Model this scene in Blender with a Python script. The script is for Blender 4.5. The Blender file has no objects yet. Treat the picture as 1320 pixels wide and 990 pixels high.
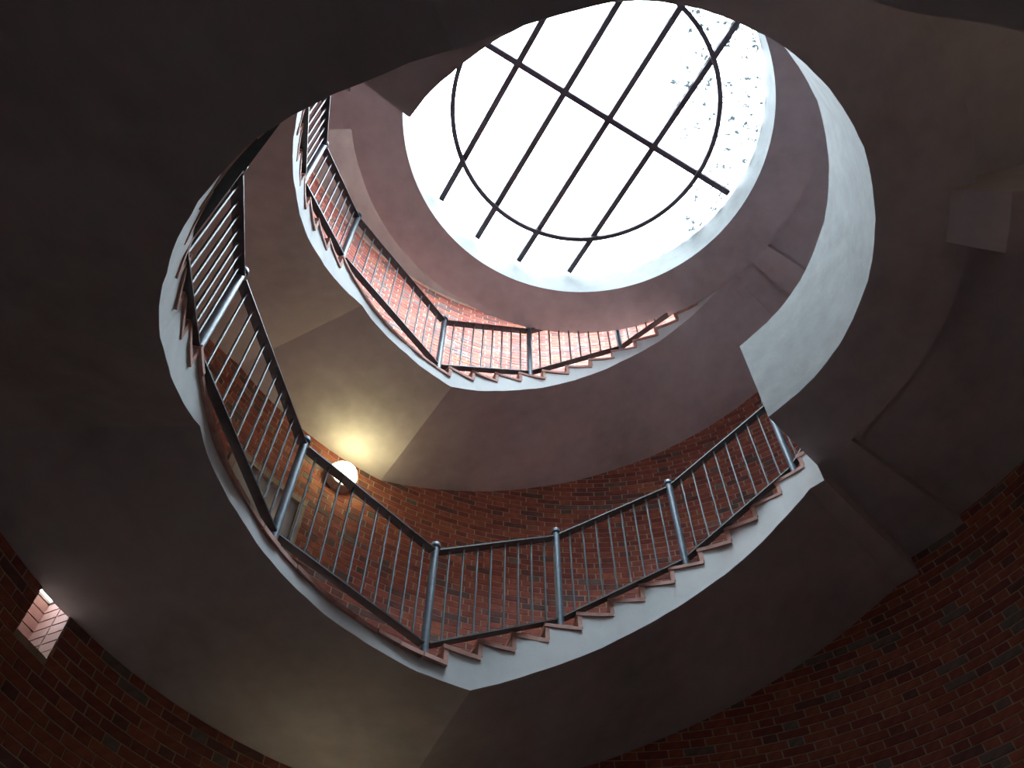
import bpy, bmesh, math, random
from mathutils import Matrix, Vector
random.seed(7)
PI = math.pi
C = bpy.context.scene.collection

# ------------------------------------------------------------------ camera
# The stairwell axis is x = y = 0; ZC is the eye height above the floor.
ZC = 1.55
cam_d = bpy.data.cameras.new('camera'); cam = bpy.data.objects.new('camera', cam_d); C.objects.link(cam)
cam_d.sensor_fit = 'HORIZONTAL'; cam_d.sensor_width = 36.0; cam_d.lens = 1172.43 / 1320 * 36.0
cam_d.clip_start = 0.05; cam_d.clip_end = 400
right = Vector((0.9999783, 0.0, 0.0065865)); up = Vector((-0.0035316, -0.8441016, 0.5361717))
fwd = Vector((-0.0055597, 0.5361833, 0.8440833))
cam.matrix_world = Matrix(((right.x, up.x, -fwd.x, -0.73832), (right.y, up.y, -fwd.y, -2.842),
                           (right.z, up.z, -fwd.z, ZC), (0, 0, 0, 1)))
bpy.context.scene.camera = cam

# ------------------------------------------------------------------ world, exposure
w = bpy.data.worlds.new('overcast_sky'); bpy.context.scene.world = w; w.use_nodes = True
WN, WL = w.node_tree.nodes, w.node_tree.links
bgn = WN['Background']; bgn.inputs[0].default_value = (0.80, 0.92, 1.0, 1)
wt = WN.new('ShaderNodeTexCoord'); wx = WN.new('ShaderNodeSeparateXYZ'); WL.new(wt.outputs['Generated'], wx.inputs[0])
# overcast sky: the zenith three times as bright as the horizon
wc = WN.new('ShaderNodeMath'); wc.operation = 'MAXIMUM'; wc.inputs[1].default_value = 0; WL.new(wx.outputs[2], wc.inputs[0])
wa = WN.new('ShaderNodeMath'); wa.operation = 'MULTIPLY_ADD'; wa.inputs[1].default_value = 7.4; wa.inputs[2].default_value = 3.7
WL.new(wc.outputs[0], wa.inputs[0]); WL.new(wa.outputs[0], bgn.inputs[1])
vs = bpy.context.scene.view_settings
vs.view_transform = 'Standard'; vs.look = 'None'; vs.gamma = 1; vs.use_curve_mapping = False; vs.exposure = 1.2

# ------------------------------------------------------------------ measures (metres, H above the eye)
R2, RW = 2.5, 3.942           # inner edge of the flights, face of the brick wall
def W(phi, R, H):
    a = math.radians(phi); return Vector((R * math.cos(a), -R * math.sin(a), H + ZC))

# ------------------------------------------------------------------ materials
def mat(name, base, rough=.6, metal=0.0):
    m = bpy.data.materials.new(name); m.use_nodes = True
    b = m.node_tree.nodes['Principled BSDF']
    b.inputs['Base Color'].default_value = (*base, 1); b.inputs['Roughness'].default_value = rough
    b.inputs['Metallic'].default_value = metal
    return m, m.node_tree.nodes, m.node_tree.links, b
def noise(N, L, scale, detail=4, coord='Object', rough=.55, stretch=None):
    t = N.new('ShaderNodeTexCoord'); n = N.new('ShaderNodeTexNoise')
    n.inputs['Scale'].default_value = scale; n.inputs['Detail'].default_value = detail; n.inputs['Roughness'].default_value = rough
    if stretch:
        mp = N.new('ShaderNodeMapping'); mp.inputs['Scale'].default_value = stretch
        L.new(t.outputs[coord], mp.inputs[0]); L.new(mp.outputs[0], n.inputs['Vector'])
    else: L.new(t.outputs[coord], n.inputs['Vector'])
    return n
def ramp(N, L, src, stops, interp='LINEAR'):
    r = N.new('ShaderNodeValToRGB'); r.color_ramp.interpolation = interp
    e = r.color_ramp.elements
    while len(e) < len(stops): e.new(.5)
    for i, (p, c) in enumerate(stops):
        e[i].position = p; e[i].color = (*c, 1)
    L.new(src, r.inputs[0]); return r
def bump(N, L, b, src, strength, dist):
    n = N.new('ShaderNodeBump'); n.inputs['Strength'].default_value = strength; n.inputs['Distance'].default_value = dist
    L.new(src, n.inputs['Height']); L.new(n.outputs[0], b.inputs['Normal'])
def plaster(name, c0, c1, c2, rough=.85):
    m, N, L, b = mat(name, c1, rough)
    n = noise(N, L, .9, 5); r = ramp(N, L, n.outputs[0], [(.30, c0), (.50, c1), (.72, c2)])
    n2 = noise(N, L, 6, 6); mx = N.new('ShaderNodeMixRGB'); mx.blend_type = 'OVERLAY'; mx.inputs[0].default_value = .28
    L.new(r.outputs[0], mx.inputs[1]); L.new(n2.outputs[0], mx.inputs[2]); L.new(mx.outputs[0], b.inputs['Base Color'])
    n3 = noise(N, L, 3.5, 6); bump(N, L, b, n3.outputs[0], .35, .02)
    return m
M = {}
M['plaster'] = plaster('mauve_brown_plaster', (.49, .475, .505), (.60, .58, .615), (.69, .67, .70))
M['paint'] = plaster('pale_grey_paint_brightened', (.60, .64, .65), (.72, .76, .765), (.82, .845, .85), .7)  # stringer grey, lightened in colour to make up for weak light
M['parapet'] = plaster('pale_grey_paint_toned_down', (.235, .255, .255), (.275, .295, .295), (.325, .345, .34), .75)  # darker copy of the stringer grey, offsets the strong light on these faces
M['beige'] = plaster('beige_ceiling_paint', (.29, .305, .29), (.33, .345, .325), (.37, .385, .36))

def brick_material(name, bright=1.0):
    m, N, L, b = mat(name, (.2, .05, .03), .8)
    at = N.new('ShaderNodeAttribute'); at.attribute_name = 'tone'; at.attribute_type = 'GEOMETRY'
    k = bright
    r = ramp(N, L, at.outputs['Fac'], [(0, (.38*k, .125*k, .095*k)), (.30, (.44*k, .15*k, .11*k)), (.55, (.34*k, .105*k, .085*k)),
                                       (.76, (.26*k, .095*k, .085*k)), (.88, (.17*k, .11*k, .11*k)), (.95, (.25*k, .22*k, .21*k)), (1, (.46*k, .16*k, .095*k))])
    n = noise(N, L, 14, 5); mx = N.new('ShaderNodeMixRGB'); mx.blend_type = 'OVERLAY'; mx.inputs[0].default_value = .55
    L.new(r.outputs[0], mx.inputs[1]); L.new(n.outputs[0], mx.inputs[2])
    L.new(mx.outputs[0], b.inputs['Base Color'])
    n3 = noise(N, L, 60, 4); bump(N, L, b, n3.outputs[0], .4, .006)
    return m
M['brick'] = brick_material('red_brick')
mm, N, L, b = mat('lime_mortar', (.5, .4, .3), .9); M['mortar'] = mm
n = noise(N, L, 12, 5); r = ramp(N, L, n.outputs[0], [(.3, (.46, .36, .27)), (.7, (.64, .52, .40))]); L.new(r.outputs[0], b.inputs['Base Color'])
bump(N, L, b, n.outputs[0], .4, .006)
mm, N, L, b = mat('pink_paving_brick', (.45, .20, .15), .75); M['paver'] = mm
n = noise(N, L, 9, 6); r = ramp(N, L, n.outputs[0], [(.3, (.48, .25, .20)), (.55, (.62, .36, .30)), (.75, (.72, .48, .42))]); L.new(r.outputs[0], b.inputs['Base Color'])
bump(N, L, b, n.outputs[0], .5, .006)
mm, N, L, b = mat('grey_blue_gloss_enamel', (.17, .22, .27), .38, .2); M['enamel'] = mm
n = noise(N, L, 20, 4); r = ramp(N, L, n.outputs[0], [(.35, (.14, .19, .24)), (.7, (.21, .26, .31))]); L.new(r.outputs[0], b.inputs['Base Color'])
mm, N, L, b = mat('slate_enamel_bars', (.14, .16, .18), .38, .15); M['bars'] = mm
n = noise(N, L, 20, 4); r = ramp(N, L, n.outputs[0], [(.35, (.12, .14, .16)), (.7, (.17, .19, .21))]); L.new(r.outputs[0], b.inputs['Base Color'])
mm, N, L, b = mat('dark_enamel_flat_bar', (.04, .045, .052), .42, 0); M['dark'] = mm
n = noise(N, L, 20, 4); r = ramp(N, L, n.outputs[0], [(.35, (.035, .040, .048)), (.7, (.055, .062, .07))]); L.new(r.outputs[0], b.inputs['Base Color'])
mm, N, L, b = mat('skylight_steel', (.10, .09, .11), .6, .3); M['steel'] = mm
n = noise(N, L, 20, 4); r = ramp(N, L, n.outputs[0], [(.35, (.08, .07, .09)), (.7, (.14, .12, .15))]); L.new(r.outputs[0], b.inputs['Base Color'])
mm, N, L, b = mat('door_paint', (.42, .45, .44), .5); M['door'] = mm
n = noise(N, L, 7, 4); r = ramp(N, L, n.outputs[0], [(.35, (.38, .41, .40)), (.7, (.46, .49, .47))]); L.new(r.outputs[0], b.inputs['Base Color'])
mm, N, L, b = mat('door_frame_wood', (.36, .30, .24), .5); M['frame'] = mm
n = noise(N, L, 5, 5, stretch=(6, 6, .5)); r = ramp(N, L, n.outputs[0], [(.35, (.30, .26, .21)), (.7, (.42, .36, .29))]); L.new(r.outputs[0], b.inputs['Base Color'])
mm, N, L, b = mat('floor_screed', (.20, .18, .16), .8); M['floor'] = mm
n = noise(N, L, 3, 6); r = ramp(N, L, n.outputs[0], [(.35, (.09, .085, .08)), (.7, (.14, .13, .12))]); L.new(r.outputs[0], b.inputs['Base Color'])
M['niche_lit'] = plaster('niche_brick_lit_tone', (.28, .13, .10), (.38, .24, .21), (.48, .38, .34))  # niche bricks made paler: the bright daylight there is put into the colour
# lamp glass: an even warm opal that gives off light
mm, N, L, b = mat('lit_opal_glass', (.9, .85, .7), .3); M['opal'] = mm
b.inputs['Emission Color'].default_value = (1, .86, .42, 1); b.inputs['Emission Strength'].default_value = 9
mm, N, L, b = mat('dim_opal_glass', (.9, .85, .7), .3); M['dim'] = mm
b.inputs['Emission Color'].default_value = (1, .84, .48, 1); b.inputs['Emission Strength'].default_value = 2.6
mm, N, L, b = mat('lamp_shroud', (.42, .38, .34), .5); M['shroud'] = mm
n = noise(N, L, 30, 3); r = ramp(N, L, n.outputs[0], [(.35, (.38, .34, .30)), (.7, (.46, .42, .38))]); L.new(r.outputs[0], b.inputs['Base Color'])
# skylight glass: thin clear panes with wet leaf litter and dust on one side
gm = bpy.data.materials.new('weathered_glass'); gm.use_nodes = True; N, L = gm.node_tree.nodes, gm.node_tree.links
N.clear(); out = N.new('ShaderNodeOutputMaterial'); tr = N.new('ShaderNodeBsdfTransparent'); tr.inputs[0].default_value = (.95, .98, 1, 1)
df = N.new('ShaderNodeBsdfTranslucent'); df.inputs[0].default_value = (.022, .029, .032, 1)
mx = N.new('ShaderNodeMixShader'); tc = N.new('ShaderNodeTexCoord')
n1 = N.new('ShaderNodeTexNoise'); n1.inputs['Scale'].default_value = 13; n1.inputs['Detail'].default_value = 9; n1.inputs['Roughness'].default_value = .72
n2 = N.new('ShaderNodeTexNoise'); n2.inputs['Scale'].default_value = 1.3; n2.inputs['Detail'].default_value = 2
L.new(tc.outputs['Object'], n1.inputs['Vector']); L.new(tc.outputs['Object'], n2.inputs['Vector'])
r1 = ramp(N, L, n1.outputs[0], [(.42, (0, 0, 0)), (.58, (1, 1, 1))]); 
sp = N.new('ShaderNodeSeparateXYZ'); L.new(tc.outputs['Object'], sp.inputs[0])
ad = N.new('ShaderNodeMath'); ad.operation = 'MULTIPLY_ADD'; ad.inputs[1].default_value = .42; ad.inputs[2].default_value = -.18; L.new(sp.outputs[0], ad.inputs[0])
a2 = N.new('ShaderNodeMath'); a2.operation = 'ADD'; L.new(ad.outputs[0], a2.inputs[0]); L.new(n2.outputs[0], a2.inputs[1])
r2 = ramp(N, L, a2.outputs[0], [(.58, (0, 0, 0)), (.84, (1, 1, 1))])
mu = N.new('ShaderNodeMath'); mu.operation = 'MULTIPLY'; L.new(r1.outputs[0], mu.inputs[0]); L.new(r2.outputs[0], mu.inputs[1])
L.new(mu.outputs[0], mx.inputs[0]); L.new(tr.outputs[0], mx.inputs[1]); L.new(df.outputs[0], mx.inputs[2]); L.new(mx.outputs[0], out.inputs[0])
M['glass'] = gm

# ------------------------------------------------------------------ object helpers
def thing(name, label, cat, loc, group=None, kind=None):
    o = bpy.data.objects.new(name, None); C.objects.link(o); o.location = loc; o.empty_display_size = .2
    if label: o['label'] = label
    if cat: o['category'] = cat
    if group: o['group'] = group
    if kind: o['kind'] = kind
    return o
def wpos(o):
    p = Vector(o.location)
    while o.parent: o = o.parent; p += Vector(o.location)
    return p
def put(name, me, parent=None, at=None, rotz=0, label=None, kind=None):
    """me in local coordinates about the world point `at`."""
    o = bpy.data.objects.new(name, me); C.objects.link(o)
    o.location = at if at is not None else (0, 0, 0)
    if parent: o.parent = parent; o.location = Vector(o.location) - wpos(parent)
    o.rotation_euler.z = rotz
    if label: o['label'] = label
    if kind: o['kind'] = kind
    return o
def mesh_from(name, vs_, fs, mats, org=Vector((0, 0, 0)), smooth=False, midx=None, recalc=True):
    me = bpy.data.meshes.new(name)
    me.from_pydata([(v[0] - org[0], v[1] - org[1], v[2] - org[2]) for v in vs_], [], fs)
    for m_ in (mats if isinstance(mats, (list, tuple)) else [mats]): me.materials.append(m_)
    if midx: me.polygons.foreach_set('material_index', midx)
    if recalc:
        bm = bmesh.new(); bm.from_mesh(me); bmesh.ops.remove_doubles(bm, verts=bm.verts, dist=1e-5)
        bmesh.ops.recalc_face_normals(bm, faces=bm.faces); bm.to_mesh(me); bm.free()
    if smooth:
        for p in me.polygons: p.use_smooth = True
    me.update(); return me
class MB:
    def __init__(s): s.v = []; s.f = []; s.m = []
    def quad(s, a, b_, c, d, m_=0):
        k = len(s.v); s.v += [a, b_, c, d]; s.f.append((k, k+1, k+2, k+3)); s.m.append(m_)
    def hexa(s, p, mi=(0,)*6):
        """p: 8 points, bottom ring 0-3 then top ring 4-7"""
        k = len(s.v); s.v += p
        for q, m_ in zip(((0,3,2,1),(4,5,6,7),(0,1,5,4),(1,2,6,5),(2,3,7,6),(3,0,4,7)), mi):
            s.f.append(tuple(k+i for i in q)); s.m.append(m_)
    def sector(s, p0, p1, r0, r1, h0, h1, seg=None, wob=None):
        """annular block; h0/h1 may be functions of phi"""
        seg = seg or max(1, int(abs(p1-p0)/3))
        f0 = h0 if callable(h0) else (lambda p: h0); f1 = h1 if callable(h1) else (lambda p: h1)
        g = wob or (lambda p: 0)
        k = len(s.v)
        for i in range(seg+1):
            p = p0 + (p1-p0)*i/seg; rr = r0 + g(p)
            s.v += [W(p, rr, f0(p)), W(p, r1, f0(p)), W(p, r1, f1(p)), W(p, rr, f1(p))]
        for i in range(seg):
            a = k+4*i; c = a+4
            for q in ((0,1),(1,2),(2,3),(3,0)):
                s.f.append((a+q[0], a+q[1], c+q[1], c+q[0])); s.m.append(0)
        s.f.append((k, k+3, k+2, k+1)); s.m.append(0)
        e = k+4*seg; s.f.append((e, e+1, e+2, e+3)); s.m.append(0)
    def box(s, c, ax, ay, az):
        c = Vector(c); p = [c + x_*ax + y_*ay + z_*az for z_ in (-1, 1) for x_, y_ in ((-1,-1),(1,-1),(1,1),(-1,1))]
        s.hexa(p)
    def tube(s, a, b_, r0, r1=None, n=10, cap=True):
        a = Vector(a); b_ = Vector(b_); r1 = r0 if r1 is None else r1
        d = (b_-a).normalized(); u = d.orthogonal().normalized(); v = d.cross(u); k = len(s.v)
        for P, rr in ((a, r0), (b_, r1)):
            s.v += [P + rr*(math.cos(2*PI*i/n)*u + math.sin(2*PI*i/n)*v) for i in range(n)]
        for i in range(n):
            j = (i+1) % n; s.f.append((k+i, k+j, k+n+j, k+n+i)); s.m.append(0)
        if cap:
            s.f.append(tuple(k+i for i in reversed(range(n)))); s.f.append(tuple(k+n+i for i in range(n))); s.m += [0, 0]
    def lathe(s, c, prof, n=12):
        c = Vector(c); k = len(s.v)
        for r_, z_ in prof: s.v += [c + Vector((r_*math.cos(2*PI*i/n), r_*math.sin(2*PI*i/n), z_)) for i in range(n)]
        for j in range(len(prof)-1):
            for i in range(n):
                a = k+j*n+i; b_ = k+j*n+(i+1) % n; s.f.append((a, b_, b_+n, a+n)); s.m.append(0)
        s.f.append(tuple(k+i for i in reversed(range(n)))); s.f.append(tuple(k+(len(prof)-1)*n+i for i in range(n))); s.m += [0, 0]
    def mesh(s, name, mats, org=Vector((0,0,0)), smooth=False, recalc=True):
        return mesh_from(name, s.v, s.f, mats, org, smooth, s.m, recalc)
def auto_smooth(me, ang=35):
    for p in me.polygons: p.use_smooth = True
    try: me.set_sharp_from_angle(angle=math.radians(ang))
    except Exception: pass
    return me
def wobble(seed, amp=.008):
    ph = [random.uniform(0, 6.28) for _ in range(5)]
    fr = [.11, .23, .41, .77, 1.35]
    return lambda p: amp*sum(math.sin(p*f_ + q)/ (1+.5*i) for i, (f_, q) in enumerate(zip(fr, ph)))/1.6

# ------------------------------------------------------------------ helix profiles
S = .0256
def soffitA(p):                    # phi runs 60 .. 316
    if p < 181.5: return max(4.133 - S*(181.5-p), 2.33)
    if p > 311.5: return 4.133 + S*66.3
    if p > 245.2: return 4.133 + S*(p-245.2)
    return 4.133
def soffitB(p):                    # 142 .. 321
    if p > 314: return 9.68
    if p < 207.7: return 7.685 - S*(207.7-p)
    if p > 236.1: return 7.685 + S*(p-236.1)
    return 7.685
BT = .036                          # thickness of the brick treads
# steps: (phi of the riser, height of the tread above it)
LA, LB, S1F, S2F, P0F = 4.29, 7.87, 6.28, 9.86, 2.61
A_up = [(240.1 + 5.97*i, 4.443 + .1527*i) for i in range(13)]          # last one is the gallery floor
A_dn = [(171.7 - 5.97*i, 4.29 - .153*i) for i in range(11)]            # the tread that ends there is .153 lower
B_up = [(234.8 + 6.18*i, 8.023 + .1525*i) for i in range(13)]
B_dn = [(197.2 - 6.1*i, 7.87 - .1767*i) for i in range(9)]

def stair(name, label, base, soffit, folds, flat, dn, up, pend_lo, pend_hi, floor_lo, floor_hi, edge_n):
    """flat = floor height of the landing in the middle"""
    org = W(*base)
    t = thing(name, label, 'staircase', org)
    # list of tread sectors (p0, p1, top)
    tr = []
    ps = [q[0] for q in dn]                                # descending phi
    for i, (p, h) in enumerate(dn):
        lo = dn[i+1][0] if i+1 < len(dn) else pend_lo
        hlow = dn[i+1][1] if i+1 < len(dn) else floor_lo
        tr.append((lo, p, hlow))
    tr.reverse()
    n_dn = len(tr)
    tr.append((dn[0][0], up[0][0], flat))
    for i, (p, h) in enumerate(up):
        hi = up[i+1][0] if i+1 < len(up) else pend_hi
        tr.append((p, hi, h))
    tr = [q for q in tr if q[1]-q[0] > .2]
    # concrete body: inner face painted, underside plastered
    wob = wobble(3); v = []; f = []; mi = []
    cols = []
    for (a, b_, top) in tr:
        n_ = max(1, int(round((b_-a)/2)))
        pp = sorted(set([a+(b_-a)*i/n_ for i in range(n_+1)] + [q for q in folds if a < q < b_]))
        cols += [(p, top-BT) for p in pp]
    RR = [0, .33, .66, 1]
    k = 0
    for (p, top) in cols:
        r0 = R2 + wob(p)
        bw = soffit(p)
        v += [W(p, r0 + (RW+.02-r0)*s_, bw + (0 if s_ == 0 else .003*math.sin(p*.45+s_*9))) for s_ in RR]
        v += [W(p, r0, max(top, bw+.05)), W(p, RW+.02, max(top, bw+.05))]
    for i in range(len(cols)-1):
        a = 6*i; c = a+6
        for j in range(3): f.append((a+j, a+j+1, c+j+1, c+j)); mi.append(0)
        f.append((a, c, c+4, a+4)); mi.append(1)
        f.append((a+4, c+4, c+5, a+5)); mi.append(0)
        f.append((a+3, a+5, c+5, c+3)); mi.append(0)
    for a in (0, 6*(len(cols)-1)):
        f.append((a, a+1, a+2, a+3, a+5, a+4)); mi.append(0)
    put('concrete_slab', auto_smooth(mesh_from('concrete_slab', v, f, [M['plaster'], M['paint']], org, False, mi), 7), t, org)
    # brick treads and risers
    prev = None
    for (a, b_, top) in tr:
        m_ = MB()
        if b_-a < 10:
            m_.sector(a-.2, min(b_+.6, pend_hi), R2-.012, RW-.004, top-BT+random.uniform(-.004, .004), top, 3)
            c0 = W((a+b_)/2, 3.2, top)
            put('tread', m_.mesh('tread', M['paver'], c0), t, c0)
        else:
            m_.sector(a+.3, b_+.9, R2+.075, RW-.004, top-BT, top)
            c0 = W((a+b_)/2, 3.2, top)
            put('landing_paving', m_.mesh('landing_paving', M['paver'], c0), t, c0)
            for i in range(edge_n):
                e0 = a-.2 + (b_+.9-a)*i/edge_n; e1 = a-.2 + (b_+.9-a)*(i+1)/edge_n
                q = MB(); dr = random.uniform(-.008, .006); dh = random.uniform(-.005, .004)
                q.sector(e0+.06, e1-.06, R2-.018+dr, R2+.075, top-BT+dh, top+dh*.5, 2)
                c0 = W((e0+e1)/2, R2, top); put('edge_brick', q.mesh('edge_brick', M['paver'], c0), t, c0)
        if prev is not None and top > prev:
            m_ = MB(); m_.sector(a, min(a+.8, pend_hi), R2-.008, RW-.004, prev-.002, top-BT, 1)
            c0 = W(a, 3.2, top); put('riser', m_.mesh('riser', M['paver'], c0), t, c0)
        prev = top
    return t

# ------------------------------------------------------------------ the setting: brick shaft, floor, ceiling
org = Vector((0, 0, 0))
NP0, NP1, NH0, NH1 = 199.3, 203.6, 3.79, 4.36          # niche in the wall below the lower landing
DP0, DP1, DH0, DH1 = 212.0, 225.4, 4.29, 6.72         # doorway on the lower landing
wm = MB(); RM = RW + .005
phis = sorted(set([i*3.0 for i in range(121)] + [NP0, NP1])); hs = [-ZC, NH0, NH1, 8.0, 12.6]
for i in range(len(phis)-1):
    for j in range(len(hs)-1):
        a, b_ = phis[i], phis[i+1]
        if j == 1 and a >= NP0-.01 and b_ <= NP1+.01: continue
        wm.quad(W(a, RM, hs[j]), W(b_, RM, hs[j]), W(b_, RM, hs[j+1]), W(a, RM, hs[j+1]))
# pocket of the niche, its top opening to daylight
RN = RM + .29
for (a, b_, c, d) in (((NP0, RM), (NP0, RN), NH0, NH1), ((NP1, RM), (NP1, RN), NH0, NH1), ((NP0, RN), (NP1, RN), NH0, NH1)):
    wm.quad(W(*a, c), W(*b_, c), W(*b_, d), W(*a, d))
wm.quad(W(NP0, RM, NH0), W(NP1, RM, NH0), W(NP1, RN, NH0), W(NP0, RN, NH0))
wall = put('wall_round', wm.mesh('wall_round', M['mortar'], recalc=False), kind='structure')
wall['label'] = 'round red brick stairwell wall laid with alternating long and short bricks'
flo = MB(); flo.v = [W(i*6, RM+.1, -ZC) for i in range(60)]; flo.f = [tuple(range(60))]; flo.m = [0]
put('floor', flo.mesh('floor', M['floor']), kind='structure')
ce = MB()
def cein(p):      # round opening, set a little off the stair axis
    a = math.radians(p); ux, uy = math.cos(a), math.sin(a); cx, cy, r_ = .24, -.90, 2.66
    b_ = ux*cx + uy*cy; return b_ + math.sqrt(b_*b_ - cx*cx - cy*cy + r_*r_)
k = 0
for i in range(121):
    p = i*3.0; r_ = cein(p); ce.v += [W(p, r_, 12.5), W(p, RM+.25, 12.5), W(p, RM+.25, 12.8), W(p, r_, 12.8)]
for i in range(120):
    a = 4*i; c = a+4
    for q in ((0,1),(1,2),(2,3),(3,0)): ce.f.append((a+q[0], a+q[1], c+q[1], c+q[0])); ce.m.append(0)
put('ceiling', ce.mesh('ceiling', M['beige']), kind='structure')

# bricks in Flemish bond
PAIRS = 63; UNIT = 360.0/PAIRS; dg = 57.29578/RW; JT = .0125*dg; STR = .252*dg; HDR = UNIT - STR - 2*JT
CH = .0790; BH = .0665
def in_frame(P, mar=0):
    d = Vector(P) - Vector(cam.matrix_world.translation); z_ = d.dot(fwd)
    if z_ < .1: return None
    u_ = 660 + 1172.43*d.dot(right)/z_; v_ = 495 - 1172.43*d.dot(up)/z_
    return (u_, v_) if -mar < u_ < 1320+mar and -mar < v_ < 990+mar else None
def box_brick(p0, p1, h0, h1, r_, back=.02):
    return [W(p0, r_, h0), W(p1, r_, h0), W(p1, r_+back, h0), W(p0, r_+back, h0), W(p0, r_, h1), W(p1, r_, h1), W(p1, r_+back, h1), W(p0, r_+back, h1)]
def tone_mesh(name, verts, faces, tones, org_):
    me = bpy.data.meshes.new(name); me.from_pydata([(v[0]-org_[0], v[1]-org_[1], v[2]-org_[2]) for v in verts], [], faces)
    me.materials.append(M['brick']); at = me.attributes.new('tone', 'FLOAT', 'FACE'); at.data.foreach_set('value', tones)
    me.update(); return me
BF = ((3,2,1,0),(4,5,6,7),(1,0,4,5)[::-1],(2,1,5,6)[::-1],(0,3,7,4)[::-1])
fv, ff, ft, cand = [], [], [], []
row = 0; h = -ZC + .004
while h + BH < 12.5:
    off = (row % 2)*UNIT/2 + .12*random.uniform(-1, 1)
    for i in range(PAIRS):
        for kind, a0, wd in (('s', 0, STR), ('h', STR+JT, HDR)):
            p0 = (i*UNIT + off + a0) % 360; p1 = p0 + wd
            if kind == 'h': tn = random.random()**.8
            else: tn = random.random()*.93 if random.random() > .06 else 1
            if h+BH > NH0 and h < NH1 and p1 > NP0-.1 and p0 < NP1+.1:
                if p0 < NP0-.8: p1 = NP0-.02
                elif p1 > NP1+.8: p0 = NP1+.02
                else: continue
            if h+BH > DH0 and h < DH1 and p1 > DP0 and p0 < DP1:
                if p0 < DP0-.8: p1 = DP0
                elif p1 > DP1+.8: p0 = DP1
                else: continue
            full = abs(p1-p0-wd) < 1e-6
            pc = (p0+p1)/2; hc = h+BH/2
            if full and 3.0 < hc and 150 < pc < 330:
                sof = soffitA(pc) if pc < 316 else 6.15
                if hc < sof - .01:
                    uv = in_frame(W(pc, RW, hc))
                    if uv: cand.append(((W(pc, RW, hc)-cam.matrix_world.translation).length*(1.0 if kind == 's' else 1.25), kind, pc, h)); continue
            k = len(fv); fv += box_brick(p0, p1, h, h+BH, RW + random.uniform(-.001, .0025))
            ff += [tuple(k+j for j in q) for q in BF]; ft += [tn]*5
    row += 1; h += CH
cand.sort()
for (_, kind, pc, h) in cand[300:]:
    wd = STR if kind == 's' else HDR
    k = len(fv); fv += box_brick(pc-wd/2, pc+wd/2, h, h+BH, RW + random.uniform(-.001, .0025)); ff += [tuple(k+j for j in q) for q in BF]; ft += [random.random()]*5
# courses lining the niche
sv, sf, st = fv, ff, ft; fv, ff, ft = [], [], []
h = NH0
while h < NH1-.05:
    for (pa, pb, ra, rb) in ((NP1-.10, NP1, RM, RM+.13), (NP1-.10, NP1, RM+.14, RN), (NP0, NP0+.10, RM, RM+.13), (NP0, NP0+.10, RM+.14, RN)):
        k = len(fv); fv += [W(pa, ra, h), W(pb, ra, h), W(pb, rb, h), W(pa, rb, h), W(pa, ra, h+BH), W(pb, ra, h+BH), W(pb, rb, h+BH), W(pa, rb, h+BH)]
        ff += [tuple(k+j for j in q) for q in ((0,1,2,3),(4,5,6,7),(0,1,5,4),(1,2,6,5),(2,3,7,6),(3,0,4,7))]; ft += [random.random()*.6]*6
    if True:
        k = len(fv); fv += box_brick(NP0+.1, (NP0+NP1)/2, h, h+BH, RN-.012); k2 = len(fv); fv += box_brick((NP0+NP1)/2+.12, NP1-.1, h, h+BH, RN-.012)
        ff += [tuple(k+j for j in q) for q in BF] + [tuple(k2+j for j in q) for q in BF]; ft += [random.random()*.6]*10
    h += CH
nm_ = tone_mesh('niche_bricks', fv, ff, ft, org); nm_.materials[0] = M['niche_lit']; put('niche_bricks', nm_, wall, kind='stuff')
fv, ff, ft = sv, sf, st
put('brick_courses', tone_mesh('brick_courses', fv, ff, ft, org), wall, kind='stuff')
variants = {}
for kind, wd in (('s', STR), ('h', HDR)):
    for q in range(9):
        bv = [Vector(v) - W(0, RW, 0) for v in box_brick(-wd/2, wd/2, -BH/2, BH/2, RW)]
        variants[kind, q] = tone_mesh('brick', bv, list(BF), [q/9+.05]*5, org)
for (_, kind, pc, h) in cand[:300]:
    put('brick', variants[kind, random.choice((0,1,2,3,4,5,6,7,8,2,3,4,5,6))], wall, W(pc, RW + random.uniform(-.001, .0025), h+BH/2), rotz=-math.radians(pc))

# small rooflight over the niche
sw = thing('window_2', 'small rooflight at the head of the narrow brick niche below the lower landing', None, W((NP0+NP1)/2, RN, NH1), kind='structure')
c0 = W((NP0+NP1)/2, RN, NH1)
q = MB(); q.quad(W(NP0, RM, NH1+.005), W(NP1, RM, NH1+.005), W(NP1, RN, NH1+.005), W(NP0, RN, NH1+.005)); put('pane', q.mesh('pane', M['glass'], c0), sw, c0)
fr = MB()
for (a, b_, r0, r1) in ((NP0, NP0+.25, RM, RN), (NP1-.25, NP1, RM, RN), (NP0, NP1, RN-.015, RN)): fr.sector(a, b_, r0, r1, NH1-.02, NH1, 1)
put('window_frame', fr.mesh('window_frame', M['frame'], c0), sw, c0)

# door on the lower landing
dc = W((DP0+DP1)/2, RW, DH0)
dr = thing('door_1', 'pale grey door in a plain timber frame on the lower landing', None, dc, kind='structure')
q = MB(); q.sector(DP0+1.1, DP1-1.1, RW-.012, RW+.01, DH0+.005, DH1-.07, 5); put('door_leaf', q.mesh('door_leaf', M['door'], dc), dr, dc)
for (a, b_) in ((DP0+.05, DP0+1.15), (DP1-1.15, DP1-.05)):
    q = MB(); q.sector(a, b_, RW-.045, RW+.01, DH0, DH1-.075, 1); put('door_jamb', q.mesh('door_jamb', M['frame'], dc), dr, dc)
q = MB(); q.sector(DP0+.05, DP1-.05, RW-.05, RW+.01, DH1-.075, DH1-.002, 5); put('door_head', q.mesh('door_head', M['frame'], dc), dr, dc)

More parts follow.
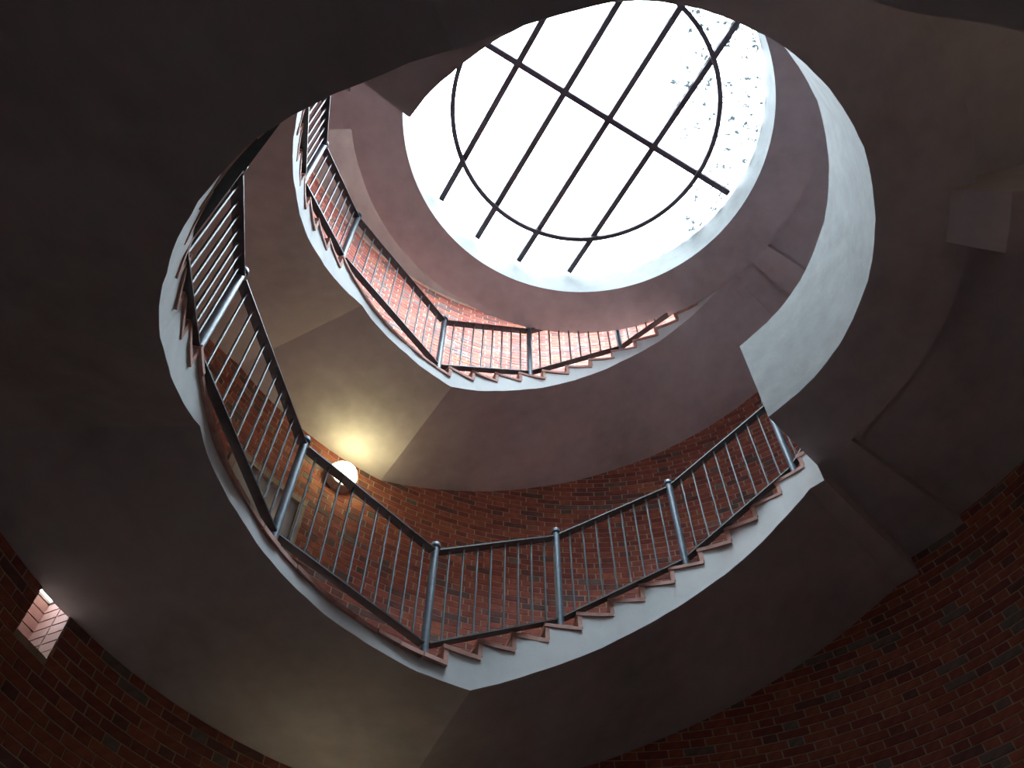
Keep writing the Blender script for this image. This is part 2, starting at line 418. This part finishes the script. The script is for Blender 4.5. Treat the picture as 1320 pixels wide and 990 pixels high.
# ------------------------------------------------------------------ staircases
stA = stair('spiral_staircase', 'lower curved staircase whose wide landing has the door, rising to the solid white parapet',
            (205, 3.2, LA), soffitA, (111.1, 181.5, 245.2, 311.5), LA, A_dn, A_up, 111.0, 314.7, P0F, S1F, 16)
stB = stair('spiral_staircase', 'upper curved staircase above the glowing wall lamp, rising towards the skylight ring',
            (215, 3.2, LB), soffitB, (207.7, 236.1, 286.0), LB, B_dn, B_up, 142.9, 321.0, S1F, S2F, 9)

# ------------------------------------------------------------------ gallery platforms
def gallery(name, label, pin, p0, p1, hb, top, r_in, recess, beams, haunches, parapet, full=False):
    org = W((p0+p1)/2, 3.0, hb); t = thing(name, label, 'platform', org)
    wob = wobble(5, .006)
    v, f, mi = [], [], []
    a0, a1 = (0, 360) if full else (p0, p1)
    n_ = int((a1-a0)/2.5)
    # edge ring: underside plastered, inner face painted (one smooth face up to the parapet top)
    ptop = parapet if parapet else top
    for i in range(n_+1):
        p = a0+(a1-a0)*i/n_; r_ = r_in + (0 if full else wob(p))
        v += [W(p, r_, hb), W(p, R2, hb), W(p, R2, top), W(p, r_+.15, top), W(p, r_+.15, ptop), W(p, r_, ptop)]
    for i in range(n_):
        a = 6*i; c = a+6
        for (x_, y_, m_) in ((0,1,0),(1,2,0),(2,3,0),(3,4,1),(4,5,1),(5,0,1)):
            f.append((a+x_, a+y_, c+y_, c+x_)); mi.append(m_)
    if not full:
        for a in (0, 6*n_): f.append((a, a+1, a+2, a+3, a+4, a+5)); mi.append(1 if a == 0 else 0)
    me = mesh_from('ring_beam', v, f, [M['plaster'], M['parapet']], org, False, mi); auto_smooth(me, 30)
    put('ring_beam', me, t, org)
    q = MB(); q.sector(p0, p1, R2, RW+.02, hb+recess, top, int((p1-p0)/2.5))
    put('floor_slab', q.mesh('floor_slab', M['plaster'], org), t, org)
    for (a, b_) in beams:
        q = MB(); q.sector(a, b_, R2, RW+.02, hb, hb+recess, 3); c0 = W((a+b_)/2, 3.2, hb)
        put('radial_beam', q.mesh('radial_beam', M['plaster'], c0), t, c0)
    for (a, b_) in haunches:
        q = MB(); k = 0
        rr = [2.32, 2.46, 2.62, 3.2, RW+.02]; dd = [-.002, .13, .26, .30, .34]
        for j in range(len(rr)):
            for p in (a, (a+b_)/2, b_): q.v += [W(p, rr[j], hb-dd[j])]
            for p in (a, (a+b_)/2, b_): q.v += [W(p, rr[j], hb+recess+.01)]
        for j in range(len(rr)-1):
            x_ = 6*j; y_ = x_+6
            for u_ in ((0,1),(1,2),(2,5),(5,4),(4,3),(3,0)): q.f.append((x_+u_[0], x_+u_[1], y_+u_[1], y_+u_[0])); q.m.append(0)
        q.f.append((0,1,4,3)); q.f.append((1,2,5,4)); q.m += [0, 0]
        c0 = W((a+b_)/2, 3.0, hb); put('haunched_beam', q.mesh('haunched_beam', M['plaster'], c0), t, c0)
    return t
g1 = gallery('gallery_platform', 'dark gallery platform with solid pale grey curved parapet at right',
             0, -45.3, 142.9, 6.029, S1F, 1.82, .10, [(-45.3, -37.4), (57, 65), (135.5, 142.9)], [(5.6, 15.4)], 7.16)
# short return of the parapet at the head of the flight
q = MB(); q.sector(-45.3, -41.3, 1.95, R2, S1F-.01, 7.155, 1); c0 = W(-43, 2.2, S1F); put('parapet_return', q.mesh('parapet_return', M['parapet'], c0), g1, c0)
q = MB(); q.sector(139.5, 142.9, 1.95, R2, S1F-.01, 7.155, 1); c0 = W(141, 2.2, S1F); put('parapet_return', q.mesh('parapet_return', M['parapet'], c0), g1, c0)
g2 = gallery('skylight_ring', 'mauve circular concrete ring hanging around the bright skylight',
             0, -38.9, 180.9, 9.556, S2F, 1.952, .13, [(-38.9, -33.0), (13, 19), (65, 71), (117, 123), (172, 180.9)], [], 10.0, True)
q = MB(); q.sector(0, 360, 2.38, R2, S2F, 10.9, 96); c0 = W(0, 0, S2F); put('sky_blocking_ring', q.mesh('sky_blocking_ring', M['plaster'], c0), g2, c0)  # unseen ring, added to hold back sky light from the upper wall
g0 = thing('entry_platform', 'dark low platform edge crossing the top right corner', 'platform', W(90, 3.2, 2.33))
q = MB(); q.sector(62, 111, R2, RW+.02, 2.33, P0F, 24, wob=lambda p: -.07*max(0, min(1, (93-p)/8))); c0 = W(90, 3.2, 2.33); put('floor_slab', q.mesh('floor_slab', M['plaster'], c0), g0, c0)

# ------------------------------------------------------------------ skylight
HG = 10.0
sk = thing('window_1', 'round skylight glazed between four parallel steel bars, one cross bar and a steel hoop', None, W(0, 0, HG), kind='structure')
skc = W(0, 0, HG)
RG = 1.92; th = math.radians(59.9)
d_ = (math.cos(th), math.sin(th)); n_ = (-math.sin(th), math.cos(th))
def G(s_, o_, h_):                    # s along the bars, o across them, in calc axes
    return Vector((s_*d_[0] + o_*n_[0], -(s_*d_[1] + o_*n_[1]), h_ + ZC))
offs = [.907, .321, -.252, -.848]
def bar(name, A, B_, w_, hh, par, mat_):
    q = MB(); A = Vector(A); B_ = Vector(B_); d = B_-A; u_ = d.normalized(); v_ = u_.cross(Vector((0, 0, 1))).normalized()
    c0 = (A+B_)/2; z_ = v_.cross(u_); q.box(c0, d/2, v_*w_/2, z_*hh/2); return put(name, q.mesh(name, mat_, c0), par, c0)
for o_ in offs:
    c_ = math.sqrt((RG-.02)**2 - o_*o_); bar('glazing_bar', G(-c_, o_, HG), G(c_, o_, HG), .062, .075, sk, M['steel'])
c_ = RG-.02; th2 = math.radians(-30.7)
def G2(s_, h_):
    x_ = s_*math.cos(th2) - .082*math.sin(th2); y_ = s_*math.sin(th2) + .082*math.cos(th2); return Vector((x_, -y_, h_+ZC))
bar('cross_bar', G2(-c_, HG-.004), G2(c_, HG-.004), .062, .075, sk, M['steel'])
q = MB(); q.sector(0, 360, 1.426, 1.476, HG-.08, HG-.035, 96); put('steel_hoop', q.mesh('steel_hoop', M['steel'], skc), sk, skc)
q = MB(); q.sector(0, 360, 1.953, 2.05, HG+.001, HG+.06, 96); put('curb_frame', q.mesh('curb_frame', M['paint'], skc), sk, skc)
edges = [1.955] + offs + [-1.955]
for i in range(len(edges)-1):
    o1, o0 = edges[i], edges[i+1]
    for sgn in (-1, 1):
        pts = []
        K = 14
        s0 = -.07
        oo = [o0+.012 + (o1-o0-.024)*j/K for j in range(K+1)]
        far = [(sgn*math.sqrt(max(.0, 1.952**2-o_*o_)), o_) for o_ in oo]
        near = [(s0+.012*sgn, o_) for o_ in reversed(oo)]
        far = [(s_ if abs(s_) > .2 else s0+.05*sgn, o_) for s_, o_ in far]
        q = MB(); q.v = [G(s_, o_, HG+.045) for s_, o_ in far] + [G(s_, o_, HG+.045) for s_, o_ in near]
        q.f = [(j, j+1, 2*(K+1)-2-j, 2*(K+1)-1-j) for j in range(K)]; q.m = [0]*K
        put('pane', q.mesh('pane', M['glass'], skc), sk, skc)

# ------------------------------------------------------------------ railings
RP = 2.535
PH = 1.07
m_ = MB(); m_.tube((0, 0, 0), (0, 0, PH), .032, n=14); post_me = auto_smooth(m_.mesh('post', M['enamel']))
m_ = MB(); m_.lathe((0, 0, PH), [(.022, 0), (.022, .02), (.040, .024), (.042, .045), (.036, .062), (.020, .075), (.004, .079)], 14); cap_me = auto_smooth(m_.mesh('post_cap', M['enamel']), 50)
m_ = MB(); m_.tube((0, 0, 0), (0, 0, 1), .0095, n=8, cap=False); bal_me = auto_smooth(m_.mesh('baluster', M['bars']))
def railing(name, label, posts_, counts, end=None):
    base = W(posts_[0][0], RP, posts_[0][1]); t = thing(name, label, 'railing', base, group=None)
    pts = [(W(p, RP, h_), True) for p, h_ in posts_]
    if end: pts.append((W(end[0], RP, end[1]), False))
    for P, is_post in pts:
        if is_post:
            o = put('post', post_me, t, P); c_ = put('post_cap', cap_me, o, P)
    for i, n_ in enumerate(counts):
        A, B_ = pts[i][0], pts[i+1][0]; z_ = Vector((0, 0, 1)); d = (B_-A); dh = Vector((d.x, d.y, 0)).normalized()
        ga = dh*.03 + z_*(d.z/Vector((d.x, d.y)).length*.03)
        gb = ga if pts[i+1][1] else ga*0
        for nm, hh, hw, ht in (('top_rail', 1.035, .036, .0065), ('bottom_rail', .09, .032, .0065)):
            q = MB(); a, b2 = A + ga + z_*hh, B_ - gb + z_*hh; dd = b2-a; u_ = dd.normalized(); v_ = u_.cross(z_).normalized(); w_ = v_.cross(u_)
            c0 = (a+b2)/2; q.box(c0, dd/2, v_*hw, w_*ht); put(nm, q.mesh(nm, M['dark'], c0), t, c0)
        for j in range(n_):
            f_ = (j+1)/(n_+1); P = A.lerp(B_, f_) + z_*.092
            o = put('baluster', bal_me, t, P); o.scale.z = .937
    return t
postsA = [(126, 3.07), (151, 3.60), (173.2, 4.24), (205.4, 4.29), (237.0, 4.30), (261.0, 4.90), (285.2, 5.51), (310.0, 6.12)]
railing('stair_railing', 'dark metal railing with pale blue grey posts around the lower staircase and landing', postsA, [8, 7, 10, 10, 8, 8, 8, 2], end=(314.5, 6.30))
postsB = [(152.0, 6.455), (175.2, 7.16), (198.0, 7.87), (232.3, 7.87), (256.4, 8.49), (280.6, 9.10), (304.5, 9.72)]
railing('stair_railing', 'dark metal railing with thin bars around the upper staircase just under the skylight ring', postsB, [8, 8, 10, 8, 8, 8])

# ------------------------------------------------------------------ wall lamps
zz = Vector((0, 0, 1))
def wall_lamp(LP, LH, label, mat_):
    lc = W(LP, RW, LH); lamp = thing('wall_lamp', label, 'lamp', lc)
    inn = (W(LP, 0, 0) - W(LP, 1, 0)); tan = zz.cross(inn).normalized()
    def dome(name, u0, u1, m_, rx=.155, rz=.14, dp=.16):
        q = MB(); nu, nv = 16, 8
        for i in range(nu+1):
            a = u0 + (u1-u0)*i/nu
            for j in range(nv+1):
                e = (PI/2)*j/nv; rr = math.cos(e)
                q.v.append(lc + inn*(.088 + dp*math.sin(e)) + tan*(rx*rr*math.cos(a)) + zz*(rz*rr*math.sin(a)))
        for i in range(nu):
            for j in range(nv):
                a = i*(nv+1)+j; q.f.append((a, a+1, a+nv+2, a+nv+1)); q.m.append(0)
        put(name, q.mesh(name, m_, lc, smooth=True), lamp, lc)
    dome('lamp_glass', 0, 2*PI, mat_)
    dome('lamp_shroud', PI+.5, 2*PI-.5, M['shroud'], .160, .145, .045)
    q = MB(); ring = [lc + tan*(.16*math.cos(2*PI*i/24)) + zz*(.145*math.sin(2*PI*i/24)) for i in range(24)]
    q.v = [p - inn*.005 for p in ring] + [p + inn*.09 for p in ring]
    q.f = [(i, (i+1) % 24, 24+(i+1) % 24, 24+i) for i in range(24)] + [tuple(range(24)), tuple(range(24, 48))]; q.m = [0]*26
    put('lamp_base', q.mesh('lamp_base', M['shroud'], lc), lamp, lc)
wall_lamp(-130.8, 7.31, 'glowing oval bulkhead lamp on the brick wall above the lower landing', M['opal'])
# the same lamps on the floor below, just outside the picture, that warm the low soffits
wall_lamp(236, 3.3, 'dim bulkhead lamp low on the brick wall beneath the lower landing', M['dim'])
wall_lamp(44, 5.0, 'dim bulkhead lamp on the brick wall under the gallery platform', M['dim'])
